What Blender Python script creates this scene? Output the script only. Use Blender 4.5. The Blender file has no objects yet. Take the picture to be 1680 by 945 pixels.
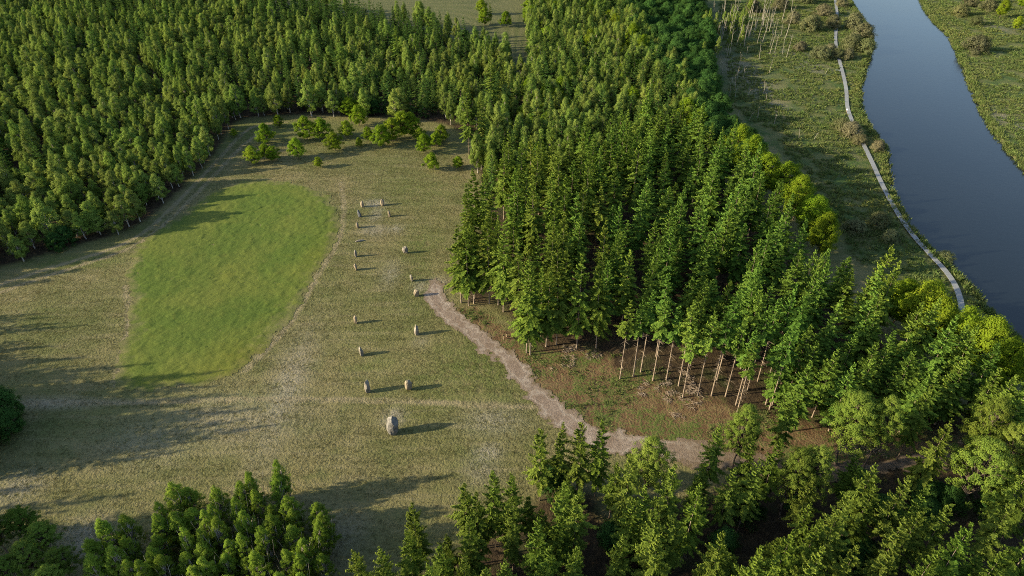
import bpy, bmesh, math, random
import numpy as np
from mathutils import noise, Vector

# ------------------------------------------------------------------ camera, sky, sun, exposure
scene = bpy.context.scene
HCAM, PITCH, FPX = 100.0, math.radians(36.2), 1120.0
cam_d = bpy.data.cameras.new("camera"); cam = bpy.data.objects.new("camera", cam_d)
scene.collection.objects.link(cam); scene.camera = cam
cam.location = (0, 0, HCAM); cam.rotation_euler = (math.pi / 2 - PITCH, 0, 0)
cam_d.sensor_width = 36.0; cam_d.lens = 24.0; cam_d.clip_start = 0.5; cam_d.clip_end = 9000.0

SUN_ELEV, SUN_AZ = math.radians(19.5), math.radians(10.0)        # shadows run to +x, 10 degrees towards +y
world = bpy.data.worlds.new("World"); scene.world = world; world.use_nodes = True
wn = world.node_tree; wn.nodes.clear()
w_out = wn.nodes.new("ShaderNodeOutputWorld"); w_bg = wn.nodes.new("ShaderNodeBackground"); w_sky = wn.nodes.new("ShaderNodeTexSky")
w_sky.sky_type = 'NISHITA'; w_sky.sun_disc = False; w_sky.sun_elevation = SUN_ELEV
SX, SY, SZ = -math.cos(SUN_ELEV) * math.cos(SUN_AZ), -math.cos(SUN_ELEV) * math.sin(SUN_AZ), math.sin(SUN_ELEV)   # towards the sun
w_sky.sun_rotation = math.atan2(SX, SY)
w_sky.air_density = 1.0; w_sky.dust_density = 1.2; w_sky.ozone_density = 1.0
w_bg.inputs["Strength"].default_value = 0.13
wn.links.new(w_sky.outputs[0], w_bg.inputs[0]); wn.links.new(w_bg.outputs[0], w_out.inputs[0])
sun_d = bpy.data.lights.new("sun", 'SUN'); sun = bpy.data.objects.new("sun", sun_d); scene.collection.objects.link(sun)
sun_d.energy = 4.8; sun_d.angle = math.radians(0.6); sun_d.color = (1.0, 0.86, 0.58)
sun.rotation_euler = Vector((-SX, -SY, -SZ)).to_track_quat('-Z', 'Y').to_euler()
scene.view_settings.view_transform = 'Standard'; scene.view_settings.look = 'None'
scene.view_settings.exposure = 1.28; scene.view_settings.gamma = 1.0; scene.view_settings.use_curve_mapping = False
scene.render.engine = 'CYCLES'
scene.cycles.use_denoising = False; scene.cycles.max_bounces = 5; scene.cycles.diffuse_bounces = 3
scene.cycles.filter_width = 1.0; scene.cycles.transmission_bounces = 3; scene.cycles.glossy_bounces = 2

rng = np.random.default_rng(7); R = random.Random(11)
COL = scene.collection
WATER_Z = -0.75

# ------------------------------------------------------------------ survey helpers
def gp(px, py, z=0.0):
    """place on the level z of the land that the photograph shows at (px, py)"""
    u = (px - 840) / FPX; v = (py - 472.5) / FPX
    dy = math.cos(PITCH) - v * math.sin(PITCH); dz = -math.sin(PITCH) - v * math.cos(PITCH)
    t = (z - HCAM) / dz
    return (u * t, dy * t)
def proj(x, y, z=0.0):
    zc = y * math.cos(PITCH) - (z - HCAM) * math.sin(PITCH); yc = y * math.sin(PITCH) + (z - HCAM) * math.cos(PITCH)
    return 840 + FPX * x / zc, 472.5 - FPX * yc / zc
def poly(*pts):
    return np.array([gp(*p) for p in pts])
def inside(P, Q):
    x, y = P[:, 0], P[:, 1]; r = np.zeros(len(P), bool); n = len(Q); j = n - 1
    for i in range(n):
        xi, yi = Q[i]; xj, yj = Q[j]
        c = ((yi > y) != (yj > y))
        with np.errstate(divide='ignore', invalid='ignore'):
            r ^= c & (x < (xj - xi) * (y - yi) / (yj - yi + 1e-12) + xi)
        j = i
    return r
def dist_line(P, Q, closed=False):
    d = np.full(len(P), 1e9); n = len(Q)
    for i in range(n if closed else n - 1):
        a = Q[i]; b = Q[(i + 1) % n]; ab = b - a
        t = np.clip(((P - a) @ ab) / (ab @ ab + 1e-12), 0, 1)
        d = np.minimum(d, np.linalg.norm(P - (a + t[:, None] * ab), axis=1))
    return d
def sdf(P, Q):
    d = dist_line(P, Q, True); return np.where(inside(P, Q), -d, d)
def smooth(Q, it=2, closed=True):
    for _ in range(it):
        n = len(Q); out = []
        if not closed: out.append(Q[0])
        for i in range(n if closed else n - 1):
            a, b = Q[i], Q[(i + 1) % n]
            out += [a * .75 + b * .25, a * .25 + b * .75]
        if not closed: out.append(Q[-1])
        Q = np.array(out)
    return Q
def vnoise(P, s, seed=0):
    """cheap smooth value noise, -1..1"""
    q = P / s + seed * 17.31; i = np.floor(q).astype(np.int64); f = q - i; f = f * f * (3 - 2 * f)
    def h(a, b):
        n = (a * 374761393 + b * 668265263 + seed * 982451653) & 0x7fffffff
        n = ((n ^ (n >> 13)) * 1274126177) & 0x7fffffff
        return ((n ^ (n >> 16)) & 0xffff) / 32767.5 - 1
    a, b = i[:, 0], i[:, 1]
    return (h(a, b) * (1 - f[:, 0]) + h(a + 1, b) * f[:, 0]) * (1 - f[:, 1]) + (h(a, b + 1) * (1 - f[:, 0]) + h(a + 1, b + 1) * f[:, 0]) * f[:, 1]
def fbm(P, s, seed=0, o=3):
    return sum(vnoise(P, s / 2 ** k, seed + k) / 1.8 ** k for k in range(o))

# ------------------------------------------------------------------ outlines of the place
left_bank = np.array([(232, 700), (205, 560)] + [gp(*p) for p in [(1372, -60), (1400, 0), (1418, 28), (1436, 50), (1434, 85), (1421, 125), (1415, 160), (1424, 190), (1444, 220), (1463, 242), (1465, 272), (1470, 305), (1490, 352), (1530, 402), (1568, 432), (1600, 462), (1640, 512), (1690, 560), (1780, 650)]] + [(150, 20), (165, -120)])
right_bank = np.array([(262, -120), (245, 20)] + [gp(*p) for p in [(1960, 540), (1820, 420), (1740, 340), (1680, 282), (1650, 250), (1612, 195), (1586, 135), (1570, 92), (1556, 58), (1520, 26), (1506, -4), (1480, -60)]] + [(262, 560), (300, 700)])
river_poly = smooth(np.vstack([left_bank, right_bank]), 2)
lawn_poly = smooth(poly((410, 297), (455, 296), (505, 303), (545, 325), (562, 355), (556, 395), (530, 435), (505, 475), (478, 520), (440, 565), (400, 605), (360, 628), (300, 637), (240, 640), (195, 634), (190, 610), (203, 560), (212, 520), (205, 470), (203, 425), (240, 390), (300, 345), (350, 308)), 2)
path_line = smooth(poly((712, 455), (714, 482), (722, 508), (748, 528), (795, 558), (833, 590), (862, 628), (888, 655), (920, 685), (955, 705), (1005, 724), (1070, 733), (1130, 742), (1220, 760), (1320, 775), (1420, 770), (1500, 760), (1600, 752), (1700, 748), (1820, 745)), 2, False)
field_poly = poly((150, -45), (866, -45), (862, 135), (770, 132), (610, 85), (420, 40), (250, 12))
# woods by the foot of their trees
def WB(p):                                     # foot of a 10 m tree whose tip shows at p
    x, y = gp(*p, 10.0); return proj(x, y)
wood_west = smooth(poly((-160, 500), (-60, 462), (0, 440), (60, 424), (130, 402), (205, 384), (258, 350), (300, 312), (340, 270), (372, 228), (388, 200), (430, 190), (520, 188), (600, 192), (690, 196), (735, 205), (770, 225), (864, 228), *[WB(p) for p in ((860, 74), (790, 45), (730, 26), (690, 14), (640, 10), (560, -10), (450, -25), (330, -36), (200, -70))], (-200, -60), (-400, 200)), 1)
wood_mid = poly((858, 232), (866, 130), (868, -40), (1000, -40), (1035, 40), (1085, 110), (1118, 150), (1150, 200), (1080, 262), (990, 290), (900, 320), (840, 340), (800, 330), (775, 260), (800, 236))
def tops(z, *pts): return [gp(px, py, z) for px, py in pts]
wood_spruce = np.array([gp(*p) for p in [(756, 500), (768, 440), (780, 385), (796, 340), (830, 330)]] + tops(18, (905, 215), (960, 195), (1030, 165), (1090, 150), (1130, 170), (1190, 205), (1250, 250), (1300, 290), (1345, 340), (1385, 378), (1440, 410), (1500, 455), (1560, 490), (1620, 530), (1690, 585), (1800, 660)) + [gp(*p) for p in [(1860, 730), (1700, 712), (1590, 718), (1480, 722), (1380, 708), (1300, 690), (1258, 680), (1212, 676), (1170, 655), (1140, 652), (1112, 652), (1078, 630), (1058, 616), (1020, 622), (1000, 590), (958, 572), (905, 578), (868, 580), (842, 540), (835, 522), (800, 502)]])
wood_belt = np.array(tops(11, (1022, -30), (1150, -30), (1168, 40), (1172, 110), (1190, 170), (1260, 225), (1230, 245), (1150, 180), (1090, 120), (1050, 50)))
wood_south = np.array(tops(17, (560, 960), (640, 850), (700, 815), (760, 775), (840, 745), (900, 690), (990, 690), (1020, 745), (1080, 725), (1180, 700), (1240, 670), (1320, 660), (1420, 650), (1540, 640), (1660, 650), (1800, 640), (1900, 960), (1900, 1400), (500, 1400)))
marsh_poly = poly((1130, -60), (1150, 60), (1190, 170), (1260, 230), (1340, 320), (1400, 420), (1480, 500), (1600, 560), (1800, 760), (2300, 760), (2300, -60))
litter_poly = smooth(poly((740, 505), (790, 505), (850, 560), (1000, 575), (1200, 640), (1330, 690), (1500, 715), (1700, 700), (1700, 800), (1350, 790), (1150, 760), (1000, 738), (930, 690), (880, 640), (850, 600), (790, 548)), 1)

def ground_z(P, full=True):
    P = np.asarray(P, float).reshape(-1, 2)
    x, y = P[:, 0], P[:, 1]
    z = .22 * np.sin(x * .045 + 1) * np.cos(y * .05) + .1 * np.sin(x * .13 + y * .09)
    d = sdf(P, river_poly)
    k = np.clip((d + 1.5) / 4.5, 0, 1); k = k * k * (3 - 2 * k)
    m = np.clip(d / 25, 0, 1)
    z = z * m - .35 * (1 - m)
    return z * k + (1 - k) * -2.2
def gz(x, y): return float(ground_z([(x, y)])[0])

# ------------------------------------------------------------------ mesh and tag helpers
def tag(o, label=None, cat=None, group=None, kind=None):
    if label: o["label"] = label
    if cat: o["category"] = cat
    if group: o["group"] = group
    if kind: o["kind"] = kind
    return o
def link(o, parent=None):
    COL.objects.link(o)
    if parent: o.parent = parent
    return o
def mesh_np(name, V, F, mats, attrs=None, midx=None, smooth_shade=False):
    me = bpy.data.meshes.new(name)
    V = np.asarray(V, np.float32).reshape(-1, 3); F = np.asarray(F, np.int32); n, k = F.shape
    me.vertices.add(len(V)); me.vertices.foreach_set("co", V.ravel())
    me.loops.add(n * k); me.loops.foreach_set("vertex_index", F.ravel())
    me.polygons.add(n); me.polygons.foreach_set("loop_start", np.arange(n, dtype=np.int32) * k)
    for m in (mats if isinstance(mats, (list, tuple)) else [mats]): me.materials.append(m)
    if midx is not None: me.polygons.foreach_set("material_index", np.asarray(midx, np.int32))
    me.polygons.foreach_set("use_smooth", np.full(n, smooth_shade))
    me.update(calc_edges=True)
    for a, v in (attrs or {}).items():
        at = me.attributes.new(a, 'FLOAT', 'POINT'); at.data.foreach_set("value", np.asarray(v, np.float32))
    me.validate()
    return me
def tubes(segs, sides=5):
    """segs: list of (points, radii) -> quads"""
    V, F, b = [], [], 0
    for pts, rad in segs:
        pts = np.asarray(pts, float); n = len(pts)
        for i in range(n):
            d = pts[min(i + 1, n - 1)] - pts[max(i - 1, 0)]; d = d / (np.linalg.norm(d) + 1e-9)
            a = np.cross(d, (0, 0, 1) if abs(d[2]) < .9 else (1, 0, 0)); a /= np.linalg.norm(a); c = np.cross(d, a)
            for s in range(sides):
                t = 2 * math.pi * s / sides
                V.append(pts[i] + rad[i] * (math.cos(t) * a + math.sin(t) * c))
        for i in range(n - 1):
            for s in range(sides):
                F.append((b + i * sides + s, b + i * sides + (s + 1) % sides, b + (i + 1) * sides + (s + 1) % sides, b + (i + 1) * sides + s))
        b += n * sides
    return np.array(V), np.array(F)

# ------------------------------------------------------------------ material helpers
class NT:
    def __init__(s, name):
        s.m = bpy.data.materials.new(name); s.m.use_nodes = True; s.t = s.m.node_tree; s.t.nodes.clear()
        s.out = s.t.nodes.new("ShaderNodeOutputMaterial")
    def n(s, typ, ins=None, **kw):
        x = s.t.nodes.new(typ)
        for k, v in kw.items(): setattr(x, k, v)
        for k, v in (ins or {}).items():
            if isinstance(v, bpy.types.NodeSocket): s.t.links.new(v, x.inputs[k])
            else: x.inputs[k].default_value = v
        return x
    def math(s, op, a, b=0.0, clamp=False):
        return s.n("ShaderNodeMath", {0: a, 1: b}, operation=op, use_clamp=clamp).outputs[0]
    def attr(s, name, typ='GEOMETRY'): return s.n("ShaderNodeAttribute", attribute_name=name, attribute_type=typ).outputs["Fac"]
    def pos(s): return s.n("ShaderNodeNewGeometry").outputs["Position"]
    def noise(s, vec, scale, detail=3, rough=.55, dist=0.0):
        return s.n("ShaderNodeTexNoise", {"Vector": vec, "Scale": scale, "Detail": detail, "Roughness": rough, "Distortion": dist}).outputs["Fac"]
    def stretch(s, vec, rz, sc):
        return s.n("ShaderNodeMapping", {"Vector": vec, "Rotation": (0, 0, rz), "Scale": sc}).outputs[0]
    def ramp(s, v, a, b):                                      # smoothstep a..b
        return s.n("ShaderNodeMapRange", {"Value": v, "From Min": a, "From Max": b}, interpolation_type='SMOOTHSTEP').outputs[0]
    def mix(s, f, a, b, mode='MIX'):
        x = s.n("ShaderNodeMix", data_type='RGBA', blend_type=mode)
        for sock, v in ((x.inputs[0], f), (x.inputs[6], a), (x.inputs[7], b)):
            if isinstance(v, bpy.types.NodeSocket): s.t.links.new(v, sock)
            else: sock.default_value = v if not isinstance(v, tuple) else (v + (1,))[:4]
        return x.outputs[2]
    def bump(s, h, strength, dist):
        return s.n("ShaderNodeBump", {"Height": h, "Strength": strength, "Distance": dist}).outputs[0]
    def done(s, bsdf): s.t.links.new(bsdf, s.out.inputs[0]); return s.m
    def pbr(s, col, rough=.9, normal=None, spec=.2):
        ins = {"Base Color": col if isinstance(col, bpy.types.NodeSocket) else (col + (1,)), "Roughness": rough, "Specular IOR Level": spec}
        if normal is not None: ins["Normal"] = normal
        return s.done(s.n("ShaderNodeBsdfPrincipled", ins).outputs[0])

def foliage(name, dark, light, hue=None, trans=.35):
    m = NT(name)
    rnd = m.n("ShaderNodeObjectInfo").outputs["Random"]
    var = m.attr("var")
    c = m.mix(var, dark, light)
    c2 = m.mix(m.math('MULTIPLY', rnd, .75), c, m.mix(var, hue[0], hue[1])) if hue else c
    patch = m.noise(m.n("ShaderNodeObjectInfo").outputs["Location"], .03, 2, .5)
    c2 = m.mix(m.math('MULTIPLY', m.ramp(patch, .48, .72), .5), c2, (.72, .92, .85), 'MULTIPLY')
    c2 = m.mix(m.math('MULTIPLY', m.ramp(patch, .5, .3), .55), c2, (1.3, 1.18, 1.05), 'MULTIPLY')
    hv = m.n("ShaderNodeHueSaturation", {"Color": c2, "Value": m.math('ADD', m.math('MULTIPLY', m.math('FRACT', m.math('MULTIPLY', rnd, 7.31)), .5), .75)}).outputs[0]
    d = m.n("ShaderNodeBsdfDiffuse", {"Color": hv}).outputs[0]
    t = m.n("ShaderNodeBsdfTranslucent", {"Color": m.mix(.5, hv, (.12, .2, .02), 'MIX')}).outputs[0]
    return m.done(m.n("ShaderNodeMixShader", {0: trans, 1: d, 2: t}).outputs[0])
def bark(name, a, b, sc=3.0):
    m = NT(name); p = m.n("ShaderNodeTexCoord").outputs["Object"]
    f = m.noise(m.stretch(p, 0, (1, 1, .35)), sc, 4)
    return m.pbr(m.mix(m.ramp(f, .35, .65), a, b), .9, m.bump(f, .4, .05))

# ground materials
def meadow_colour(m, P):
    big = m.noise(P, .035, 4, .6); mid = m.noise(P, .16, 4, .6)
    fine = m.noise(m.stretch(P, .7, (1.0, 2.2, 1)), 1.6, 4, .7)
    streak = m.noise(m.stretch(P, -.06, (.12, 1.0, 1)), .55, 4, .65)
    c = m.mix(m.ramp(big, .35, .66), (0.105, 0.106, 0.038), (0.165, 0.141, 0.064))
    c = m.mix(m.math('MULTIPLY', m.ramp(streak, .48, .72), .5), c, (0.205, 0.173, 0.095))
    c = m.mix(m.math('MULTIPLY', m.ramp(streak, .5, .3), .5), c, (0.071, 0.077, 0.027))
    c = m.mix(m.math('MULTIPLY', m.ramp(mid, .48, .75), .45), c, (0.085, 0.104, 0.031))
    c = m.mix(m.math('MULTIPLY', m.ramp(mid, .5, .25), .35), c, (0.182, 0.155, 0.079))
    c = m.mix(m.math('MULTIPLY', m.ramp(fine, .52, .3), .35), c, (0.053, 0.063, 0.022))
    c = m.mix(m.math('MULTIPLY', m.ramp(fine, .55, .75), .35), c, (0.232, 0.204, 0.106))
    return c, fine
def ground_material():
    m = NT("ground"); P = m.pos()
    c, fine = meadow_colour(m, P)
    n1 = m.noise(P, .12, 4, .6); n2 = m.noise(P, .55, 4, .65); n3 = m.noise(P, 2.2, 3, .6)
    wob = m.math('ADD', m.math('MULTIPLY', m.math('SUBTRACT', n1, .5), 9.0), m.math('MULTIPLY', m.math('SUBTRACT', n2, .5), 5.0))
    # greener and paler parts of the meadow
    g = m.math('MULTIPLY', m.attr("green"), m.ramp(n2, .25, .6), True)
    c = m.mix(m.math('MULTIPLY', g, .8), c, m.mix(n3, (0.045, 0.076, 0.015), (0.091, 0.117, 0.026)))
    pl = m.math('MULTIPLY', m.attr("pale"), m.ramp(m.math('ADD', n2, m.math('MULTIPLY', n3, .5)), .45, .8), True)
    c = m.mix(m.math('MULTIPLY', pl, .62), c, m.mix(n3, (0.220, 0.189, 0.151), (0.333, 0.295, 0.249)))
    # worn wheel tracks
    tr = m.math('ADD', m.attr("track"), m.math('MULTIPLY', m.math('SUBTRACT', n2, .5), 1.6))
    c = m.mix(m.math('MULTIPLY', m.ramp(tr, 1.3, .1), .75), c, (0.225, 0.184, 0.113))
    # far field: pale stubble in drilled rows
    fl = m.ramp(m.math('ADD', m.attr("field"), m.math('MULTIPLY', wob, .4)), 1, -1)
    rows = m.n("ShaderNodeTexWave", {"Vector": P, "Scale": .55, "Distortion": 1.5, "Detail": 2.0}, wave_type='BANDS', bands_direction='X').outputs["Fac"]
    c = m.mix(fl, c, m.mix(m.ramp(m.math('MULTIPLY', rows, n2), .1, .5), (.055, .07, .022), (.135, .125, .06)))
    # marsh by the river
    ms = m.ramp(m.math('ADD', m.attr("marsh"), wob), 2, -2)
    mc = m.mix(m.ramp(n1, .35, .65), (0.045, 0.076, 0.019), (0.113, 0.113, 0.041))
    mc = m.mix(m.math('MULTIPLY', m.ramp(n2, .5, .75), .6), mc, (0.129, 0.121, 0.064))
    mc = m.mix(m.math('MULTIPLY', m.ramp(n3, .5, .25), .55), mc, (0.023, 0.034, 0.013))
    mc = m.mix(m.math('MULTIPLY', m.attr("drift"), m.ramp(n3, .38, .6), True), mc, m.mix(n2, (0.151, 0.125, 0.113), (0.249, 0.211, 0.174)))
    c = m.mix(ms, c, mc)
    # litter in front of the spruces, forest floor
    lt = m.ramp(m.math('ADD', m.attr("litter"), m.math('MULTIPLY', wob, .5)), 1, -1)
    lc = m.mix(m.ramp(n2, .35, .65), (0.098, 0.059, 0.032), (0.158, 0.110, 0.057))
    lc = m.mix(m.math('MULTIPLY', m.ramp(m.math('ADD', m.math('MULTIPLY', n1, .8), m.math('ADD', m.math('MULTIPLY', n2, .5), m.math('MULTIPLY', n3, .6))), .86, 1.08), .85), lc, m.mix(n3, (0.041, 0.076, 0.015), (0.076, 0.113, 0.023)))
    lc = m.mix(m.math('MULTIPLY', m.ramp(n3, .45, .25), .5), lc, (0.038, 0.026, 0.015))
    c = m.mix(lt, c, lc)
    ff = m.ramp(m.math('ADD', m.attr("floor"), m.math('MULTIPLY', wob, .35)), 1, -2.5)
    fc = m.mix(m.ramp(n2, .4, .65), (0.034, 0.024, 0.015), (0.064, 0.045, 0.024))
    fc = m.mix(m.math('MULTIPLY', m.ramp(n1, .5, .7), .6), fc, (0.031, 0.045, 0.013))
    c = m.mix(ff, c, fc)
    # mud at the water line
    h = m.math('ADD', m.math('ADD', m.math('MULTIPLY', fine, .6), n2), m.math('MULTIPLY', n3, .5))
    return m.pbr(c, .95, m.bump(h, .9, .35), .1)
def lawn_material():
    m = NT("lawn_grass"); P = m.pos()
    n1 = m.noise(P, .06, 4, .6); n2 = m.noise(P, .4, 4, .6); fine = m.noise(m.stretch(P, .75, (.8, 2.4, 1)), 1.9, 4, .7)
    c = m.mix(m.ramp(n1, .35, .65), (0.069, 0.102, 0.017), (0.102, 0.122, 0.023))
    c = m.mix(m.math('MULTIPLY', m.ramp(n2, .55, .75), .35), c, (0.131, 0.128, 0.023))
    c = m.mix(m.math('MULTIPLY', m.ramp(fine, .5, .28), .5), c, (0.041, 0.067, 0.013))
    c = m.mix(m.math('MULTIPLY', m.ramp(fine, .56, .78), .4), c, (0.164, 0.185, 0.054))
    e = m.ramp(m.math('ADD', m.attr("edge"), m.math('MULTIPLY', m.math('SUBTRACT', n2, .5), 10.0)), 4.0, -1.0)
    c = m.mix(m.math('MULTIPLY', e, .95), c, meadow_colour(m, P)[0])
    c = m.mix(m.math('MULTIPLY', m.attr("sere"), .3), c, (0.164, 0.137, 0.017))
    return m.pbr(c, .95, m.bump(m.math('ADD', fine, n2), .8, .22), .1)
def gravel_material():
    m = NT("path_gravel"); P = m.pos()
    n1 = m.noise(P, .3, 4, .6); n2 = m.noise(P, 1.6, 4, .7); n3 = m.noise(P, 7.0, 3, .7)
    c = m.mix(m.ramp(n1, .3, .7), (0.171, 0.127, 0.096), (0.241, 0.193, 0.158))
    c = m.mix(m.math('MULTIPLY', m.ramp(n2, .55, .3), .5), c, (0.124, 0.090, 0.062))
    c = m.mix(m.math('MULTIPLY', m.ramp(n3, .55, .75), .6), c, (0.335, 0.291, 0.247))
    e = m.ramp(m.math('ADD', m.attr("edge"), m.math('MULTIPLY', m.math('SUBTRACT', n2, .5), 4.0)), 1.3, -.5)
    c = m.mix(m.math('MULTIPLY', e, .8), c, m.mix(n2, (0.124, 0.087, 0.048), (0.102, 0.095, 0.034)))
    rut = m.ramp(m.math('ABSOLUTE', m.math('SUBTRACT', m.attr("edge"), 1.45)), .45, .05)
    c = m.mix(m.math('MULTIPLY', m.math('MULTIPLY', rut, n1), .7), c, (0.364, 0.320, 0.270))
    c = m.mix(m.math('MULTIPLY', m.attr("earth"), .8), c, m.mix(n2, (0.086, 0.060, 0.037), (0.147, 0.108, 0.069)))
    return m.pbr(c, .95, m.bump(m.math('ADD', n2, n3), .9, .2), .15)
def water_material():
    m = NT("river_water"); P = m.pos()
    r = m.noise(m.stretch(P, .5, (1, 1.6, 1)), .55, 4, .6)
    big = m.noise(P, .03, 3, .5)
    c = m.mix(big, (.005, .008, .010), (.008, .011, .013))
    return m.done(m.n("ShaderNodeBsdfPrincipled", {"Base Color": c, "Roughness": m.math('ADD', .08, m.math('MULTIPLY', big, .12)), "IOR": 1.30, "Normal": m.bump(r, .04, .3)}).outputs[0])

M = {}
M["ground"] = ground_material(); M["lawn"] = lawn_material(); M["gravel"] = gravel_material(); M["water"] = water_material()
def tuft_material():
    m = NT("meadow_tuft"); c = m.mix(m.math('MULTIPLY', m.n("ShaderNodeObjectInfo").outputs["Random"], .5), meadow_colour(m, m.pos())[0], (.2, .18, .065))
    return m.done(m.n("ShaderNodeMixShader", {0: .45, 1: m.n("ShaderNodeBsdfDiffuse", {"Color": c}).outputs[0], 2: m.n("ShaderNodeBsdfTranslucent", {"Color": c}).outputs[0]}).outputs[0])
M["tuft"] = tuft_material()
M["marshtuft"] = foliage("marsh_tuft", (0.076, 0.093, 0.033), (0.162, 0.164, 0.066), ((0.054, 0.098, 0.022), (0.108, 0.164, 0.039)), .2)
M["spruce"] = foliage("spruce_needles", (0.048, 0.104, 0.017), (0.163, 0.229, 0.032), ((0.067, 0.104, 0.020), (0.205, 0.229, 0.037)), .3)
M["bluespruce"] = foliage("fir_needles", (0.049, 0.118, 0.022), (0.146, 0.244, 0.040), ((0.074, 0.125, 0.021), (0.211, 0.250, 0.036)), .3)
M["larch"] = foliage("larch_needles", (0.063, 0.102, 0.019), (0.182, 0.210, 0.037), ((0.051, 0.109, 0.016), (0.142, 0.205, 0.030)), .32)
M["birch"] = foliage("birch_leaves", (0.105, 0.151, 0.032), (0.259, 0.293, 0.071), ((0.076, 0.163, 0.028), (0.209, 0.293, 0.048)), .42)
M["broad"] = foliage("broad_leaves", (0.075, 0.152, 0.012), (0.207, 0.294, 0.020), ((0.092, 0.142, 0.012), (0.241, 0.273, 0.022)), .42)
M["dark"] = foliage("dark_leaves", (0.022, 0.063, 0.017), (0.054, 0.115, 0.028), ((0.027, 0.068, 0.018), (0.069, 0.125, 0.026)), .3)
M["willow"] = foliage("willow_twigs", (.09, .085, .05), (.17, .15, .09), ((.07, .09, .03), (.13, .145, .055)), .25)
M["darkneedle"] = foliage("young_conifer_needles", (0.024, 0.063, 0.018), (0.072, 0.127, 0.029), ((0.033, 0.069, 0.018), (0.099, 0.138, 0.029)), .25)
M["brightbirch"] = foliage("young_birch_leaves", (0.090, 0.164, 0.020), (0.228, 0.316, 0.039), ((0.108, 0.164, 0.020), (0.240, 0.298, 0.044)), .45)
M["bark_spruce"] = bark("spruce_bark", (.16, .12, .09), (.30, .24, .18))
M["bark_birch"] = bark("birch_bark", (.42, .38, .32), (.16, .13, .11), 2.0)
M["bark_dark"] = bark("dark_bark", (.07, .055, .04), (.14, .11, .085))
M["bark_dead"] = bark("dead_wood", (.2, .18, .14), (.33, .295, .235))
M["stone"] = (lambda m: m.pbr(m.mix(m.ramp(m.noise(m.n("ShaderNodeTexCoord").outputs["Object"], 1.1, 5, .65), .35, .65), (.15, .13, .105), (.28, .245, .195)), .85, m.bump(m.noise(m.n("ShaderNodeTexCoord").outputs["Object"], 3.0, 5, .7), .6, .2), .3))(NT("granite"))
M["stone_grey"] = (lambda m: m.pbr(m.mix(m.ramp(m.noise(m.n("ShaderNodeTexCoord").outputs["Object"], .9, 5, .7), .35, .65), (.12, .112, .10), (.22, .205, .18)), .85, m.bump(m.noise(m.n("ShaderNodeTexCoord").outputs["Object"], 2.0, 5, .7), .7, .3), .3))(NT("grey_granite"))
M["stone_dark"] = (lambda m: m.pbr(m.mix(m.noise(m.n("ShaderNodeTexCoord").outputs["Object"], 1.5, 5, .65), (.05, .055, .06), (.12, .125, .13)), .8, None, .3))(NT("dark_granite"))
M["stone_warm"] = (lambda m: m.pbr(m.mix(m.ramp(m.noise(m.n("ShaderNodeTexCoord").outputs["Object"], 1.3, 5, .65), .35, .65), (.18, .14, .095), (.29, .235, .16)), .85, None, .3))(NT("warm_granite"))
M["deck"] = (lambda m: m.pbr(m.mix(m.math('ADD', m.math('MULTIPLY', m.attr("var"), .7), m.math('MULTIPLY', m.noise(m.pos(), 1.2, 3), .4)), (.14, .145, .145), (.26, .265, .265)), .8, None, .2))(NT("grey_deck_wood"))
M["post"] = bark("post_wood", (.30, .20, .13), (.42, .30, .2)); M["cap"] = bark("post_cap", (.02, .012, .01), (.05, .03, .025))
M["sign"] = bark("white_board", (.7, .7, .68), (.78, .78, .76))

# ------------------------------------------------------------------ the land
def axis(lo, hi, step, far):
    a = np.arange(lo, hi + step, step); e = []; d = step; v = a[-1]
    while v < far: d *= 1.5; v += d; e.append(v)
    f = []; d = step; v = a[0]
    while v > -far: d *= 1.5; v -= d; f.append(v)
    return np.array(f[::-1] + list(a) + e)
gx, gy = axis(-190, 250, 1.25, 5000), axis(40, 430, 1.25, 6000)
XX, YY = np.meshgrid(gx, gy); GP = np.stack([XX.ravel(), YY.ravel()], 1)
def grid_faces(nx, ny):
    i = np.arange(nx * ny).reshape(ny, nx)
    return np.stack([i[:-1, :-1].ravel(), i[:-1, 1:].ravel(), i[1:, 1:].ravel(), i[1:, :-1].ravel()], 1)
def blobs(P, lst):
    a = np.zeros(len(P))
    for px, py, rx, ry, w in lst:
        x, y = gp(px, py); x1, _ = gp(px + rx, py); _, y1 = gp(px, py - ry)
        a = np.maximum(a, w * np.exp(-(((P[:, 0] - x) / (x1 - x)) ** 2 + ((P[:, 1] - y) / (y1 - y)) ** 2)))
    return a
tracks = [smooth(poly(*t), 2, False) for t in (
    [(-80, 500), (0, 468), (60, 447), (130, 425), (195, 405), (245, 378), (300, 322), (350, 270), (385, 232), (415, 205), (470, 200)],
    [(-80, 516), (0, 482), (60, 459), (130, 436), (200, 414), (250, 388), (312, 328), (362, 276), (398, 238), (430, 215)],
    [(560, 300), (566, 350), (556, 400), (520, 450), (490, 510), (450, 560), (400, 610)],
    [(205, 470), (214, 520), (203, 575), (188, 630)],
    [(30, 663), (120, 661), (300, 657), (480, 655), (650, 657), (760, 664), (880, 668)])]
sandy = [(80, 662, 70, 8, .9), (470, 640, 30, 90, .75), (380, 690, 120, 40, .5), (645, 685, 16, 14, 1.2), (800, 742, 22, 12, 1.1), (810, 690, 50, 22, .7), (790, 770, 30, 20, .6), (615, 334, 16, 6, 1.2), (618, 352, 10, 12, .8), (615, 378, 22, 8, .8), (650, 375, 10, 6, .9), (640, 450, 16, 20, .6), (690, 560, 12, 10, .5), (30, 800, 40, 30, .7), (130, 890, 40, 40, .8), (250, 720, 90, 40, .45), (560, 880, 40, 40, .4), (690, 470, 14, 10, .8), (720, 465, 14, 10, .9)]
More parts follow.
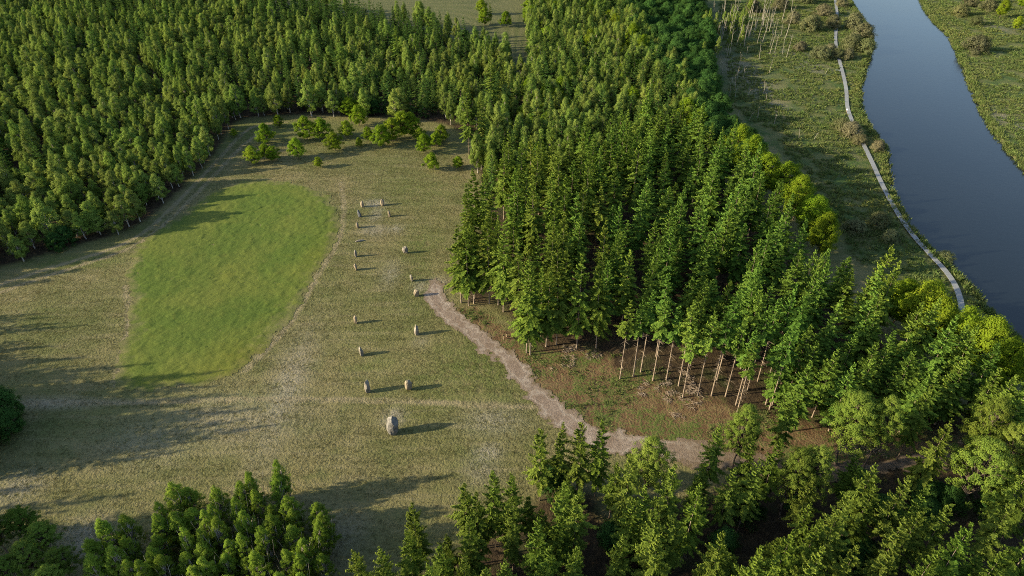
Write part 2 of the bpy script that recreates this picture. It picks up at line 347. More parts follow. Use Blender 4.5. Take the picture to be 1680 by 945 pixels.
greens = [(800, 600, 110, 55, .95), (690, 400, 40, 30, .8), (700, 310, 70, 30, .6), (690, 440, 22, 60, .8), (610, 600, 40, 25, .5), (640, 650, 30, 15, .5), (740, 640, 60, 30, .6), (420, 655, 70, 16, .6), (300, 260, 70, 40, .8), (420, 215, 90, 25, .9), (600, 230, 120, 20, .7), (60, 520, 80, 30, .45), (150, 700, 120, 30, .5), (110, 430, 120, 14, .9), (620, 345, 60, 10, .4), (840, 700, 50, 30, .4)]
drift = [(1215, 115, 28, 25, 1.), (1250, 145, 25, 25, .9), (1275, 175, 22, 12, .8), (1330, 110, 22, 10, .9), (1300, 90, 40, 8, .5), (1660, 200, 20, 30, .8), (1640, 45, 20, 12, .6)]
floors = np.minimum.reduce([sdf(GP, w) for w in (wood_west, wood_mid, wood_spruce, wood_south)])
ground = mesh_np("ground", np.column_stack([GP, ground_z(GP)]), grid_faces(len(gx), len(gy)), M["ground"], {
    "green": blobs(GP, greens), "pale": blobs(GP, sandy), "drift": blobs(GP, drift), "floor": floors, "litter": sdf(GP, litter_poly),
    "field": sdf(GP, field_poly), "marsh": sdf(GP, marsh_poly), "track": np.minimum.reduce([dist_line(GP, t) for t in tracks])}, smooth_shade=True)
tag(link(bpy.data.objects.new("ground", ground)), kind="structure")

def sheet(name, dist, bounds, step, mat, lift, rough=0.0):
    x0, y0, x1, y1 = bounds
    ax, ay = np.arange(x0, x1, step), np.arange(y0, y1, step)
    X, Y = np.meshgrid(ax, ay); P = np.stack([X.ravel(), Y.ravel()], 1) + rng.uniform(-.3, .3, (X.size, 2)) * step
    d = dist(P); F = grid_faces(len(ax), len(ay)); F = F[d[F].max(1) < 0]
    u, inv = np.unique(F, return_inverse=True); F = inv.reshape(F.shape); P = P[u]
    me = mesh_np(name, np.column_stack([P, ground_z(P) + lift + np.clip(-d[u] / 2.0, 0, 1) * (rng.uniform(0, rough, len(P)) + rough * .8 * np.clip(fbm(P, 1.6, 31), -.4, 1))]), F, mat, {"edge": -d[u], "earth": np.clip((P[:, 0] - 26) / 14, 0, 1), "sere": blobs(P, [(410, 585, 60, 25, 1), (380, 610, 70, 20, .8), (520, 420, 25, 40, .5), (260, 625, 60, 12, .6), (372, 452, 9, 6, .5)])}, smooth_shade=True)
    return tag(link(bpy.data.objects.new(name, me)), kind="structure")
def bnd(Q, m=4): return (*(Q.min(0) - m), *(Q.max(0) + m))
sheet("mown_lawn", lambda P: sdf(P, lawn_poly) + fbm(P, 6, 3) * 1.0 + fbm(P, 1.5, 41) * .7, bnd(lawn_poly), .42, M["lawn"], .03, .13)
def path_d(P):
    st = np.linalg.norm(P - path_line[0], axis=1)
    return dist_line(P, path_line) - 2.65 + fbm(P, 5, 5) * .8 + fbm(P, 1.2, 15) * .7 + 2.0 * np.clip(1 - st / 9, 0, 1) + .7 * np.clip((P[:, 0] - gp(1200, 760)[0]) / 20, 0, 1) - .5 * np.exp(-((P[:, 0] - gp(1080, 735)[0]) / 12) ** 2)
sheet("gravel_path", path_d, bnd(path_line, 5), .3, M["gravel"], .06)
bmw = bmesh.new(); bmw.faces.new([bmw.verts.new((x, y, WATER_Z)) for x, y in smooth(np.vstack([left_bank + (-6, 0), right_bank + (6, 0)]), 1)])
bmesh.ops.triangulate(bmw, faces=bmw.faces[:])
wme = bpy.data.meshes.new("river"); bmw.to_mesh(wme); wme.materials.append(M["water"])
tag(link(bpy.data.objects.new("river", wme)), kind="structure")

# ------------------------------------------------------------------ tree shapes
def kites(root, tip, width, up):
    d = tip - root; s = np.cross(d, up); s /= (np.linalg.norm(s, axis=1, keepdims=True) + 1e-9)
    mid = root + d * .55; w = width[:, None] * s
    return np.stack([root, mid + w, tip, mid - w], 1)
def conifer(h, r, base, seed, per=8, gap=.72, droop=.35, fluff=1.0, ragged=.25, sprays=20, point=.9):
    """needle sprays along whorled branches; returns quads (n,4,3), shade (n,), trunk tubes"""
    g = np.random.default_rng(seed); Q, S, wood = [], [], []
    z = base * h; lean = g.normal(0, .012, 2)
    while z < h - .15:
        t = (z - base * h) / (h - base * h)
        prof = (1 - t) ** point * (.62 + .38 * min(1, t / .22))
        for k in range(max(3, int(per * (1 - .4 * t)))):
            a = g.uniform(0, 2 * math.pi); L = max(.22, r * prof * (1 + g.normal(0, ragged)))
            el = math.radians(-14 + 62 * t ** 1.6 + g.normal(0, 7))
            d = np.array([math.cos(a) * math.cos(el), math.sin(a) * math.cos(el), math.sin(el)])
            o = np.array([lean[0] * z, lean[1] * z, z + g.uniform(-.2, .2)])
            n = max(4, int(sprays * min(1, L / 2.2 + .3)))
            s = np.linspace(.22, 1, n)
            c = o + d * (L * s)[:, None]; c[:, 2] += L * (-droop * (1 - t) * s ** 1.6 + .16 * s ** 4)
            side = np.array([-math.sin(a), math.cos(a), 0])
            radial = np.array([math.cos(a), math.sin(a), 0])
            for sg in (-1, 1, 0):
                m = n
                ln = (.22 * L * (1.06 - s) + .24) * fluff * g.uniform(.75, 1.25, m)
                if sg == 0: dv = np.tile(d * .6, (m, 1)); dv[:, 2] -= g.uniform(.1, .6, m)
                else: dv = d * .5 + side * sg * .85 + np.zeros((m, 3)); dv[:, 2] -= g.uniform(0, .4, m)
                dv += g.normal(0, .12, (m, 3))
                tip = c + dv * ln[:, None]
                up = radial * .8 + np.array([0, 0, .6]) + g.normal(0, .28, (m, 3))
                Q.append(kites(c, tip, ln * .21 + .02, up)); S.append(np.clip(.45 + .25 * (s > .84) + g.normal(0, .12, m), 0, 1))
        z += gap * g.uniform(.75, 1.25)
    tr = [np.array([lean[0] * zz, lean[1] * zz, zz]) for zz in np.linspace(0, h * .86, 7)]
    rad = [h * .0054 * (1.25 - f) + .006 for f in np.linspace(0, 1.2, 7)]; rad[0] *= 1.2
    stubs = []
    for _ in range(int(26 * base / .4)):
        zz = g.uniform(.12, max(base, .15)) * h; a = g.uniform(0, 6.28); L = g.uniform(.5, 1.5)
        stubs.append(([(0, 0, zz), (math.cos(a) * L, math.sin(a) * L, zz - .15 * L)], [.03, .008]))
    return np.concatenate(Q), np.concatenate(S), tubes([(tr, rad)], 6), tubes(stubs, 3)
def leafy(h, r, base, seed, clumps=90, leaves=90, size=.3, shape='oval', spread=.2, droop=0., stems=1):
    g = np.random.default_rng(seed); Q, S, limb = [], [], []
    H = h * (1 - base); zc = base * h
    roots = [np.array([g.normal(0, .25 * r), g.normal(0, .25 * r), 0]) if stems > 1 else np.zeros(3) for _ in range(stems)]
    for i in range(clumps):
        t = g.beta(1.4, 1.5) if shape != 'dome' else g.beta(1.3, 1.2)
        if shape == 'oval': prof = (math.sin(math.pi * min(1, t ** .72 * .97 + .03))) ** .75
        elif shape == 'birch': prof = (1 - t) ** .7 * (.45 + .55 * min(1, t / .25)) * 1.15
        else: prof = math.sqrt(max(.02, 1 - t * t))
        a = g.uniform(0, 2 * math.pi); rr = r * prof * math.sqrt(g.uniform(.12, 1)) * (1 + .3 * math.sin(2 * a + seed) * g.uniform(0, 1) + .18 * math.sin(5 * a + 3 * t * 6))
        c = np.array([rr * math.cos(a), rr * math.sin(a), zc + H * t * .95])
        cr = spread * r * g.uniform(.65, 1.3) + .12
        n = int(leaves * g.uniform(.6, 1.3))
        v = g.normal(0, 1, (n, 3)); v /= np.linalg.norm(v, axis=1, keepdims=True); v[:, 2] = v[:, 2] * .75 + .12
        p = c + v * cr * g.uniform(.45, 1.08, (n, 1)); p[:, 2] -= droop * cr * g.uniform(0, 1.5, n)
        co = (p - np.array([0, 0, zc + H * .4])) / np.array([r, r, H * .55]); nrm = co * 1.0 + v * .55 + g.normal(0, .3, (n, 3)) + np.array([0, 0, .2])
        dr = np.cross(nrm, g.normal(0, 1, (n, 3))); dr /= np.linalg.norm(dr, axis=1, keepdims=True)
        s = size * g.uniform(.6, 1.35, n)
        Q.append(kites(p - dr * s[:, None] * .5, p + dr * s[:, None] * .5, s * .36, nrm))
        S.append(np.clip(g.uniform(.3, .7) + g.normal(0, .1, n), 0, 1))
        if i % 3 == 0:
            o = roots[i % stems]; zb = max(.3, min(c[2] * .62, zc + H * .55))
            b = np.array([o[0] * .6, o[1] * .6, zb]); limb.append(([b, (b + c) / 2 + (0, 0, .05 * h), c], [.012 * h * .5 + .015, .02 + .002 * h, .012]))
    trunk = []
    for o in roots:
        top = np.array([g.normal(0, .03 * h), g.normal(0, .03 * h), h * .82])
        if stems > 1: top[:2] += o[:2] * 2.2
        trunk.append(([o, o * .75 + top * .25 + g.normal(0, .012 * h, 3) * (1, 1, 0), (o + top) / 2, top], [.016 * h / stems ** .5, .012 * h / stems ** .5, .009 * h / stems ** .5, .015]))
    return np.concatenate(Q), np.concatenate(S), tubes(trunk, 6), tubes(limb, 3)
def shape_meshes(kind, gen, leafmat, barkmat):
    Q, S, (tv, tf), (lv, lf) = gen
    n = len(Q)
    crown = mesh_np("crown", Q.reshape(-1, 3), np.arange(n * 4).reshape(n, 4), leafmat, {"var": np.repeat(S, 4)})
    V = np.vstack([tv, lv]) if len(lv) else tv; F = np.vstack([tf, lf + len(tv)]) if len(lv) else tf
    trunk = mesh_np("trunk", V, F, barkmat, smooth_shade=True)
    whole = mesh_np(kind, np.vstack([Q.reshape(-1, 3), V]), np.vstack([np.arange(n * 4).reshape(n, 4), F + n * 4]), [leafmat, barkmat],
                    {"var": np.concatenate([np.repeat(S, 4), np.zeros(len(V))])}, [0] * n + [1] * len(F))
    return crown, trunk, bpy.data.objects.new(kind, whole)          # the last is only a shape to scatter, never placed itself
SHAPES = {}
def add_shapes(kind, lst, leafmat, barkmat): SHAPES[kind] = [shape_meshes(kind, g, M[leafmat], M[barkmat]) for g in lst]
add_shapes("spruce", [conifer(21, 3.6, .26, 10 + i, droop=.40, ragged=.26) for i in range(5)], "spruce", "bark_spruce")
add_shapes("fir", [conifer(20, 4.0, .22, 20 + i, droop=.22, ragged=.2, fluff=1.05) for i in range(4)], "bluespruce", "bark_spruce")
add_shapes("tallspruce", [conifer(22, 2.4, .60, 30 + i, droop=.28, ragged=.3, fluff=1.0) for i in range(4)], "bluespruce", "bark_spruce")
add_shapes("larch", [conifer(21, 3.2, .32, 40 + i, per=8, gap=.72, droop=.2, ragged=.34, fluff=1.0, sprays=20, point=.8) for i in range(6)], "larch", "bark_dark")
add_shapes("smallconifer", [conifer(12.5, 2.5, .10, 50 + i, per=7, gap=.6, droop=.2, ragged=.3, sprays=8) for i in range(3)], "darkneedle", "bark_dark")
add_shapes("birch", [leafy(12.5, 2.7, .20, 60 + i, 85, 145, .22, 'birch', .2, .6) for i in range(6)], "birch", "bark_birch")
add_shapes("birchclump", [leafy(9.5, 2.5, .10, 70 + i, 170, 85, .14, 'birch', .10, .5, 4) for i in range(5)], "brightbirch", "bark_birch")
add_shapes("broad", [leafy(7, 2.9, .14, 80 + i, 100, 130, .21, ('oval', 'birch')[i % 2], .17) for i in range(5)], "broad", "bark_dark")
add_shapes("broadtall", [leafy(16, 5.0, .15, 90 + i, 190, 130, .32, 'oval', .2) for i in range(3)], "broad", "bark_dark")
add_shapes("darkbroad", [leafy(10, 4.2, .08, 100 + i, 150, 120, .3, 'dome', .2) for i in range(3)], "dark", "bark_dark")
add_shapes("pine", [leafy(19, 5.2, .42, 110 + i, 240, 110, .22, 'dome', .10) for i in range(3)], "larch", "bark_dark")
add_shapes("willow", [leafy(4.2, 3.4, .02, 120 + i, 90, 80, .26, 'dome', .2, 0, 5) for i in range(4)], "willow", "bark_dark")

# ------------------------------------------------------------------ planting
PLANTED = {}                                                        # kind -> list of (x, y, scale, rot, zone)
def plant(kind, x, y, s=1.0, zone="", sz=None):
    PLANTED.setdefault(kind, []).append((x, y, s, R.uniform(0, 6.283), zone, R.randrange(len(SHAPES[kind])), sz or s * R.uniform(.92, 1.1)))
def grid_in(Q, step, ang, jit, holes=()):
    c, s = math.cos(ang), math.sin(ang); lo, hi = Q.min(0), Q.max(0); ctr = (lo + hi) / 2; rad = np.linalg.norm(hi - lo) / 2
    a = np.arange(-rad, rad, step); X, Y = np.meshgrid(a, a); P = np.stack([X.ravel(), Y.ravel()], 1) + rng.uniform(-jit, jit, (X.size, 2)) * step
    P = P @ np.array([[c, s], [-s, c]]) + ctr
    k = inside(P, Q)
    for h in holes: k &= ~inside(P, h)
    return P[k]
lim = lambda P: P[(np.abs(P[:, 0]) < 90 + P[:, 1] * .62) & (P[:, 1] < 455)]
P = lim(grid_in(wood_west, 4.5, .32, .5)); zn = fbm(P, 45, 2); zn2 = fbm(P, 14, 9)
edge = -sdf(P, wood_west)
for (x, y), a, b, e in zip(P, zn, zn2, edge):
    u = R.random()
    if u > .93: continue
    big = 1.3 if u > .82 else 1.0
    px, py = proj(x, y)
    con = .20 + 1.1 * a + .3 * b + (.45 if (115 < py < 182 and px > 330) else 0)
    if e < 4: con *= .35
    if e < 7 and u < .08: plant("darkbroad", x, y, R.uniform(.5, .7), "west")
    elif R.random() < con: plant("smallconifer", x, y, R.uniform(.8, 1.1), "west")
    else: plant("birch", x, y, R.uniform(.75, 1.05) * (1 + .18 * b) * big, "west", R.uniform(.72, 1.05) * (1 + .2 * a) * (1 + (big - 1) * .7))
P = lim(grid_in(wood_mid, 4.0, .1, .36)); zn = fbm(P, 30, 4)
for (x, y), a in zip(P, zn):
    if R.random() < .35 + .3 * a: plant("smallconifer", x, y, R.uniform(.9, 1.2), "mid")
    elif R.random() < .12: plant("broad", x, y, R.uniform(1.2, 1.7), "mid")
    else: plant("birch", x, y, R.uniform(.85, 1.15), "mid")
# the spruce stand: dark spruce to the west, paler firs to the east, long bare stems along its sunny front
P = lim(grid_in(wood_spruce, 6.2, .6, .48)); front = dist_line(P, wood_spruce[20:])
for (x, y), e in zip(P, front):
    px, py = proj(x, y)
    f = np.clip((px - 880) / 160 + .3 * math.sin(y * .1), 0, 1)
    if e < 1.2 or (e < 5 and 1000 < px < 1300) or R.random() < .06: continue
    if e < 8 and 1010 < px < 1300: plant("tallspruce", x, y, R.uniform(.88, 1.03), "front")
    elif R.random() < f: plant("fir", x, y, R.uniform(.72, 1.12), "stand", R.uniform(.7, 1.18))
    else: plant("spruce", x, y, R.uniform(.85, 1.12), "stand", R.uniform(.85, 1.25))
for px, py in [(757, 497), (769, 502), (803, 498), (826, 512), (864, 579), (870, 583), (896, 569), (913, 566), (946, 572), (978, 572)]:
    x, y = gp(px, py); plant("spruce", x, y, R.uniform(1.0, 1.12), "path edge")
for px, py in [(1017, 622), (1039, 618), (1051, 611), (1071, 625), (1093, 624), (1113, 634), (1120, 653), (1144, 650), (1167, 650), (1190, 651), (1209, 678), (1207, 665), (1256, 664), (1262, 672)]:
    x, y = gp(px, py); plant("tallspruce", x, y, R.uniform(.9, 1.0), "front row")
for px, py in [(1648, 598), (1672, 612), (1692, 640), (1662, 640), (1705, 610), (1640, 570), (1300, 560), (1340, 562), (1372, 578), (1330, 602), (1402, 600), (1440, 560), (1438, 512), (1470, 540), (1405, 545), (1450, 480), (1425, 465), (1500, 580), (1540, 600), (1590, 590)]:
    x, y = gp(px, py, 17); plant("fir", x, y, R.uniform(.85, 1.0), "stand", R.uniform(.82, .92))
for px, py in [(1226, 640), (1243, 625), (1258, 600), (1232, 592), (1275, 640), (1215, 605)]:
    x, y = gp(px, py); plant("tallspruce", x, y, R.uniform(.9, 1.05), "front")
P = lim(grid_in(wood_belt, 5.2, .3, .38))
for x, y in P: plant("darkbroad", x, y, R.uniform(.8, 1.2), "belt")
for px, py, h in [(1130, 155, 14), (1152, 172, 13), (1218, 208, 14), (1240, 224, 15), (1266, 246, 15), (1300, 262, 14), (1322, 284, 15), (1345, 318, 14), (1362, 350, 13), (1500, 448, 14), (1538, 462, 15), (1562, 482, 15), (1600, 502, 14), (1640, 522, 15), (1672, 555, 14), (1012, 18, 13), (1040, 40, 14), (1052, 62, 13)]:
    x, y = gp(px, py, h); plant("broadtall", x, y, h / 16, "river edge")
# larches and pines south of the path, by the tip of each tree
south = [(673, 822), (760, 788), (780, 802), (810, 767), (840, 773), (890, 699), (923, 694), (957, 688), (990, 690), (842, 813), (768, 843), (885, 847), (923, 842), (927, 787), (948, 802), (902, 890), (948, 892), (580, 902), (623, 897), (667, 868), (720, 888), (703, 923), (760, 913), (830, 918), (793, 930), (1040, 742), (1107, 757), (1060, 790), (1080, 833), (1107, 838), (1023, 872), (1090, 880), (1040, 817), (1150, 790), (1207, 767), (1248, 755), (1190, 867), (1183, 695), (1240, 712), (1283, 717), (1307, 640), (1533, 632), (1560, 690), (1440, 757), (1493, 777), (1437, 792), (1527, 797), (1397, 807), (1380, 832), (1350, 847), (1513, 837), (1488, 848), (1563, 823), (1600, 860), (1353, 897), (1467, 897), (1663, 827), (1160, 942), (1250, 900), (1300, 870), (1410, 890), (1540, 900), (1650, 900), (860, 960), (980, 955), (1060, 950), (1250, 955), (1420, 950), (1500, 950), (1590, 940), (1660, 960), (640, 955), (560, 960), (720, 965), (1700, 760), (1720, 700), (1720, 860)]
for px, py in south:
    h = R.uniform(17, 21); x, y = gp(px, py, h); k = "larch" if (px * 7 + py) % 5 else "spruce"
    plant(k, x, y, (h / 21) * R.uniform(.8, .95), "south", h / 21)
for px, py in [(1075, 717), (1233, 663), (1323, 735), (1353, 733), (1420, 648), (1470, 652), (1650, 655), (1640, 727), (1690, 700)]:
    h = 18; x, y = gp(px, py, h); plant("pine", x, y, R.uniform(.8, 1.05) * (1.15 if px in (1420, 1640) else .8), "south", h / 19)
for x, y in grid_in(wood_south, 6.4, .4, .45):
    px, py = proj(x, y)
    if -40 < px < 1740 and py < 1250 and dist_line(np.array([[x, y]]), path_line)[0] > 4: plant("larch" if R.random() < .55 else "darkbroad", x, y, R.uniform(.5, .7), "under", R.uniform(.45, .75))
# young birches, lower left
cl = np.array(tops(8, (120, 880), (165, 848), (225, 818), (285, 792), (340, 786), (390, 772), (430, 762), (488, 768), (505, 800), (535, 835), (545, 880), (540, 1000), (200, 1000)))
for x, y in grid_in(cl, 3.2, .5, .4): plant("birchclump", x, y, R.uniform(.75, 1.05), "corner", R.uniform(.7, 1.12))
for px, py, h in [(20, 838, 9), (55, 862, 9), (85, 905, 8), (30, 895, 9), (-30, 850, 10), (70, 935, 9), (-10, 920, 9)]:
    x, y = gp(px, py, h); plant("pine", x, y, .55, "dark corner", h / 19)
for px, py, h in [(8, 640, 9), (-25, 650, 10), (15, 672, 8), (-40, 690, 10)]:
    x, y = gp(px - 14, py, h * .8); plant("darkbroad", x, y, h / 13, "west edge", h / 12)
# trees of the clearing: foot, height
clearing = [(417, 271, 6.2), (438, 262, 5.5), (450, 264, 5.0), (438, 236, 7.2), (458, 208, 4.6), (489, 260, 6.8), (504, 228, 8), (530, 228, 8), (550, 247, 6.5), (523, 275, 3.6), (575, 190, 7), (590, 206, 7.5), (570, 225, 6), (605, 231, 5), (590, 240, 3.2), (627, 241, 7.5), (645, 232, 8), (663, 224, 9), (676, 222, 8), (690, 232, 5), (697, 251, 6.5), (709, 279, 6), (752, 275, 4), (715, 240, 5), (725, 232, 6), (385, 225, 3)]
for px, py, h in clearing:
    x, y = gp(px, py); plant("broad", x, y, h / 7 * R.uniform(1.0, 1.2), "clearing", h / 7 * 1.08)
for px, py, h in [(395, 194, 14), (457, 192, 14), (512, 190, 15), (548, 191, 11), (600, 193, 12), (650, 198, 13)]:
    x, y = gp(px, py); plant("birch", x, y, h / 12.5 * 1.15, "clearing", h / 12.5)
for px, py, h in [(770, 258, 26), (791, 252, 22), (806, 190, 24), (826, 185, 20), (655, 118, 20), (805, 40, 11), (965, 60, 18)]:
    x, y = gp(px, py); plant("larch", x, y, h / 21 * .85, "tall", h / 21)
for px, py, h in [(795, 42, 9), (830, 45, 8), (790, 25, 8)]:
    x, y = gp(px, py); plant("broad", x, y, h / 7, "field")
for px, py, s in [(1330, 50, 1.5), (1300, 40, 1.2), (1365, 45, 1.2), (1350, 25, 1.3), (1400, 45, 1.5), (1415, 60, 1.4), (1395, 80, 1.4), (1420, 85, 1.2), (1345, 95, 1.2), (1360, 90, 1.0), (1372, 95, .9), (1312, 82, .9), (1390, 95, .9), (1395, 222, 1.1), (1380, 212, .9), (1410, 235, .7), (1440, 245, .7), (1600, 85, 1.5), (1575, 25, 1.2), (1600, 40, 1.0), (1590, 10, 1.2), (1620, 18, 1.2), (1400, 380, .8), (1440, 370, .9), (1460, 395, .7), (1550, 420, .6), (1280, 15, 1.3), (1235, 20, 1.2), (1320, 5, 1.4), (1380, 10, 1.0)]:
    x, y = gp(px, py); plant("willow", x, y, s * 1.15, "marsh")
for px, py, h in [(1640, 30, 10), (1675, 15, 12), (1610, 5, 9), (1665, 50, 8), (1700, 40, 10), (1690, -10, 12)]:
    x, y = gp(px, py); plant("broadtall", x, y, h / 16, "far bank")
for _ in range(16):
    x, y = gp(R.uniform(1160, 1235), R.uniform(20, 85)); plant("birch", x, y, R.uniform(.45, .65), "belt", R.uniform(.75, 1.0))
for px, py, h in [(1160, 80, 11), (1150, 110, 12), (1170, 60, 12), (1185, 50, 10), (1165, 120, 9), (1152, 60, 13), (1175, 95, 10)]:
    x, y = gp(px, py); plant("birch", x, y, h / 12.5 * .8, "belt", h / 12.5)
# woods outside the frame that throw the long shadows over the lower left of the meadow
outer = []
for _ in range(170):
    y = R.uniform(77, 120); outer.append((-0.93 * y - R.uniform(28, 70), y))
for _ in range(30):
    y = R.uniform(40, 74); outer.append((-0.93 * y - R.uniform(55, 90), y))
for _ in range(22):
    y = R.uniform(44, 64); outer.append((-R.uniform(92, 112), y))
for _ in range(16):
    y = R.uniform(42, 66); outer.append((-R.uniform(88, 100), y))
OUT = [("spruce", x, y, (R.uniform(.7, 1.1) if y < 100 else R.uniform(.5, .7)) if i < 200 else R.uniform(.95, 1.15)) for i, (x, y) in enumerate(outer)]

# ---- individuals and masses
INFO = {
 "spruce": ("spruce_tree", "spruce"), "fir": ("fir_tree", "fir"), "tallspruce": ("bare_stemmed_spruce", "spruce"), "larch": ("larch_tree", "larch"),
 "smallconifer": ("young_conifer", "conifer"), "birch": ("birch_tree", "birch"), "birchclump": ("young_birch", "birch"), "broad": ("broadleaf_tree", "tree"),
 "broadtall": ("tall_broadleaf_tree", "tree"), "darkbroad": ("dark_leafy_tree", "tree"), "pine": ("pine_tree", "pine"), "willow": ("willow_shrub", "shrub")}
MAXN = {"spruce": 150, "fir": 240, "smallconifer": 120, "birch": 290}
LABEL = {
 ("spruce", "path edge"): "tall dark spruce on the stand's edge beside the gravel path",
 ("spruce", "stand"): "dark green spruce inside the stand between path and marsh",
 ("spruce", "south"): "dense dark spruce among the larches below the gravel path",
 ("fir", "stand"): "mid-green fir in the close stand beside the river marsh",
 ("tallspruce", "front row"): "spruce with long pale bare stem in the front row facing the brown litter",
 ("tallspruce", "front"): "bare-stemmed spruce just behind the front row of pale stems",
 ("larch", "south"): "ragged yellow-green larch in the dark wood below the gravel path",
 ("larch", "under"): "low young larch between the taller larches of the near wood",
 ("darkbroad", "under"): "low dark leafy tree under the larches of the near wood",
 ("larch", "tall"): "tall lone larch rising above its neighbours at the head of the clearing",
 ("smallconifer", "west"): "small dark conifer among birches in the wood west of the lawn",
 ("smallconifer", "mid"): "small dark conifer in the mixed wood behind the tall spruces",
 ("birch", "west"): "pale green birch in the wood west and north of the lawn",
 ("birch", "mid"): "pale green birch in the mixed wood behind the tall spruces",
 ("birch", "clearing"): "full-crowned birch at the head of the clearing",
 ("birch", "belt"): "thin pale birch at the marsh edge among dead trunks",
 ("birchclump", "corner"): "young many-stemmed birch in the bright thicket on the near meadow",
 ("broad", "clearing"): "round bright green sapling in the clearing north of the stones",
 ("broad", "mid"): "rounded bright tree in the mixed wood behind the tall spruces",
 ("broad", "field"): "bright bush at the corner of the far stubble field",
 ("broadtall", "river edge"): "rounded bright green tree along the stand's edge above the marsh",
 ("darkbroad", "west edge"): "leafy green tree poking in at the meadow's west margin",
 ("broadtall", "far bank"): "bright leafy tree on the far river bank",
 ("darkbroad", "west"): "dark bushy tree at the foot of the birch wood's edge",
 ("darkbroad", "belt"): "dark shaded leafy tree in the belt beside the dead trunks",
 ("pine", "south"): "broad-crowned pine standing over the shaded track in the near wood",
 ("pine", "dark corner"): "dark shaded pine in the near corner below the sandy patch",
 ("willow", "marsh"): "grey-brown willow shrub in the river marsh"}
ONES = "first second third fourth fifth sixth seventh eighth ninth tenth eleventh twelfth thirteenth fourteenth fifteenth sixteenth seventeenth eighteenth nineteenth".split()
def nth(i):
    if i < 19: return ONES[i]
    t, u = divmod(i + 1, 10); tens = ["", "", "twent", "thirt", "fort", "fift", "sixt", "sevent", "eight", "ninet"][t]
    return tens + "ieth" if u == 0 else tens + "y-" + ONES[u - 1]
ROWS = {("spruce", "path edge"), ("spruce", "south"), ("tallspruce", "front row"), ("tallspruce", "front"), ("larch", "south"), ("broad", "clearing"), ("broad", "field"), ("broadtall", "river edge"),
        ("darkbroad", "west edge"), ("broadtall", "far bank"), ("pine", "south"), ("pine", "dark corner"), ("willow", "marsh"), ("birch", "belt"), ("larch", "tall"), ("broad", "mid"), ("larch", "under"), ("darkbroad", "under"), ("birch", "clearing")}
SHORT = {("birch", "clearing"): "full-crowned birch heading the clearing", ("larch", "under"): "low young larch of the near wood", ("darkbroad", "under"): "low dark leafy tree under the near larches", ("spruce", "south"): "dense dark spruce in the near wood", ("spruce", "path edge"): "tall spruce beside the gravel path", ("tallspruce", "front row"): "bare-stemmed spruce of the front row by the brown litter",
         ("tallspruce", "front"): "bare-stemmed spruce behind the front row", ("larch", "south"): "yellow-green larch of the near wood", ("broad", "clearing"): "round bright sapling of the clearing",
         ("broad", "field"): "bright bush beside the far stubble field", ("broadtall", "river edge"): "bright leafy tree above the marsh", ("darkbroad", "west edge"): "leafy green tree on the meadow's margin",
         ("broadtall", "far bank"): "bright leafy tree on the far bank", ("pine", "south"): "broad-crowned pine over the shaded track", ("pine", "dark corner"): "dark pine in the near corner",
         ("willow", "marsh"): "grey-brown willow shrub of the marsh", ("birch", "clearing"): "full-crowned birch at the head of the clearing",
 ("birch", "belt"): "thin pale birch among dead trunks", ("larch", "under"): "low young larch between the taller larches of the near wood",
 ("darkbroad", "under"): "low dark leafy tree under the larches of the near wood",
 ("larch", "tall"): "tall lone larch above its neighbours", ("broad", "mid"): "rounded bright tree behind the spruces"}
def label_all(kind, lst):
    out = {}; zones = {}
    for i, p in enumerate(lst): zones.setdefault(p[4], []).append(i)
    for z, ids in zones.items():
        base = LABEL[(kind, z)]; pr = {i: proj(lst[i][0], lst[i][1], 8) for i in ids}
        if (kind, z) in ROWS:
            for k, i in enumerate(sorted(ids, key=lambda i: pr[i][0])): out[i] = SHORT[(kind, z)] + ", " + nth(k) + " from the left"
            continue
        def cells(v, names): 
            o = sorted(v, key=lambda i: v[i]); n = len(o); return {i: names[min(len(names) - 1, k * len(names) // n)] for k, i in enumerate(o)}
        names = ["far left", "left", "middle", "right", "far right"]
        cx = cells({i: pr[i][0] for i in ids}, names); cy = cells({i: pr[i][1] for i in ids}, ["back", "central", "front"]); cs = cells({i: lst[i][6] for i in ids}, ["small", "mid-sized", "tall"])
        noun = {"fir": "mid-green fir", "spruce": "dark green spruce", "smallconifer": "young dark conifer", "birch": "pale green birch", "birchclump": "young birch", "darkbroad": "dark leafy tree"}[kind]
        place = {"stand": "the marsh-side stand", "west": "the wood around the lawn", "mid": "the wood behind the spruces", "corner": "the bright near thicket", "belt": "the shaded marsh-edge belt"}[z]
        for i in ids: out[i] = cs[i] + " " + noun + ", " + cy[i] + " rows, " + cx[i] + " of " + place
    return out
def individual(kind, label, x, y, s, rot, zone, var, sz):
    name, cat = INFO[kind]
    e = bpy.data.objects.new(name, None); e.location = (x, y, gz(x, y) - .05); e.rotation_euler = (0, 0, rot); e.scale = (s, s, sz); link(e)
    tag(e, label, cat, LABEL[(kind, zone)])
    cr, tr, _ = SHAPES[kind][var]
    link(bpy.data.objects.new("trunk", tr), e); link(bpy.data.objects.new("crown", cr), e)
    return e
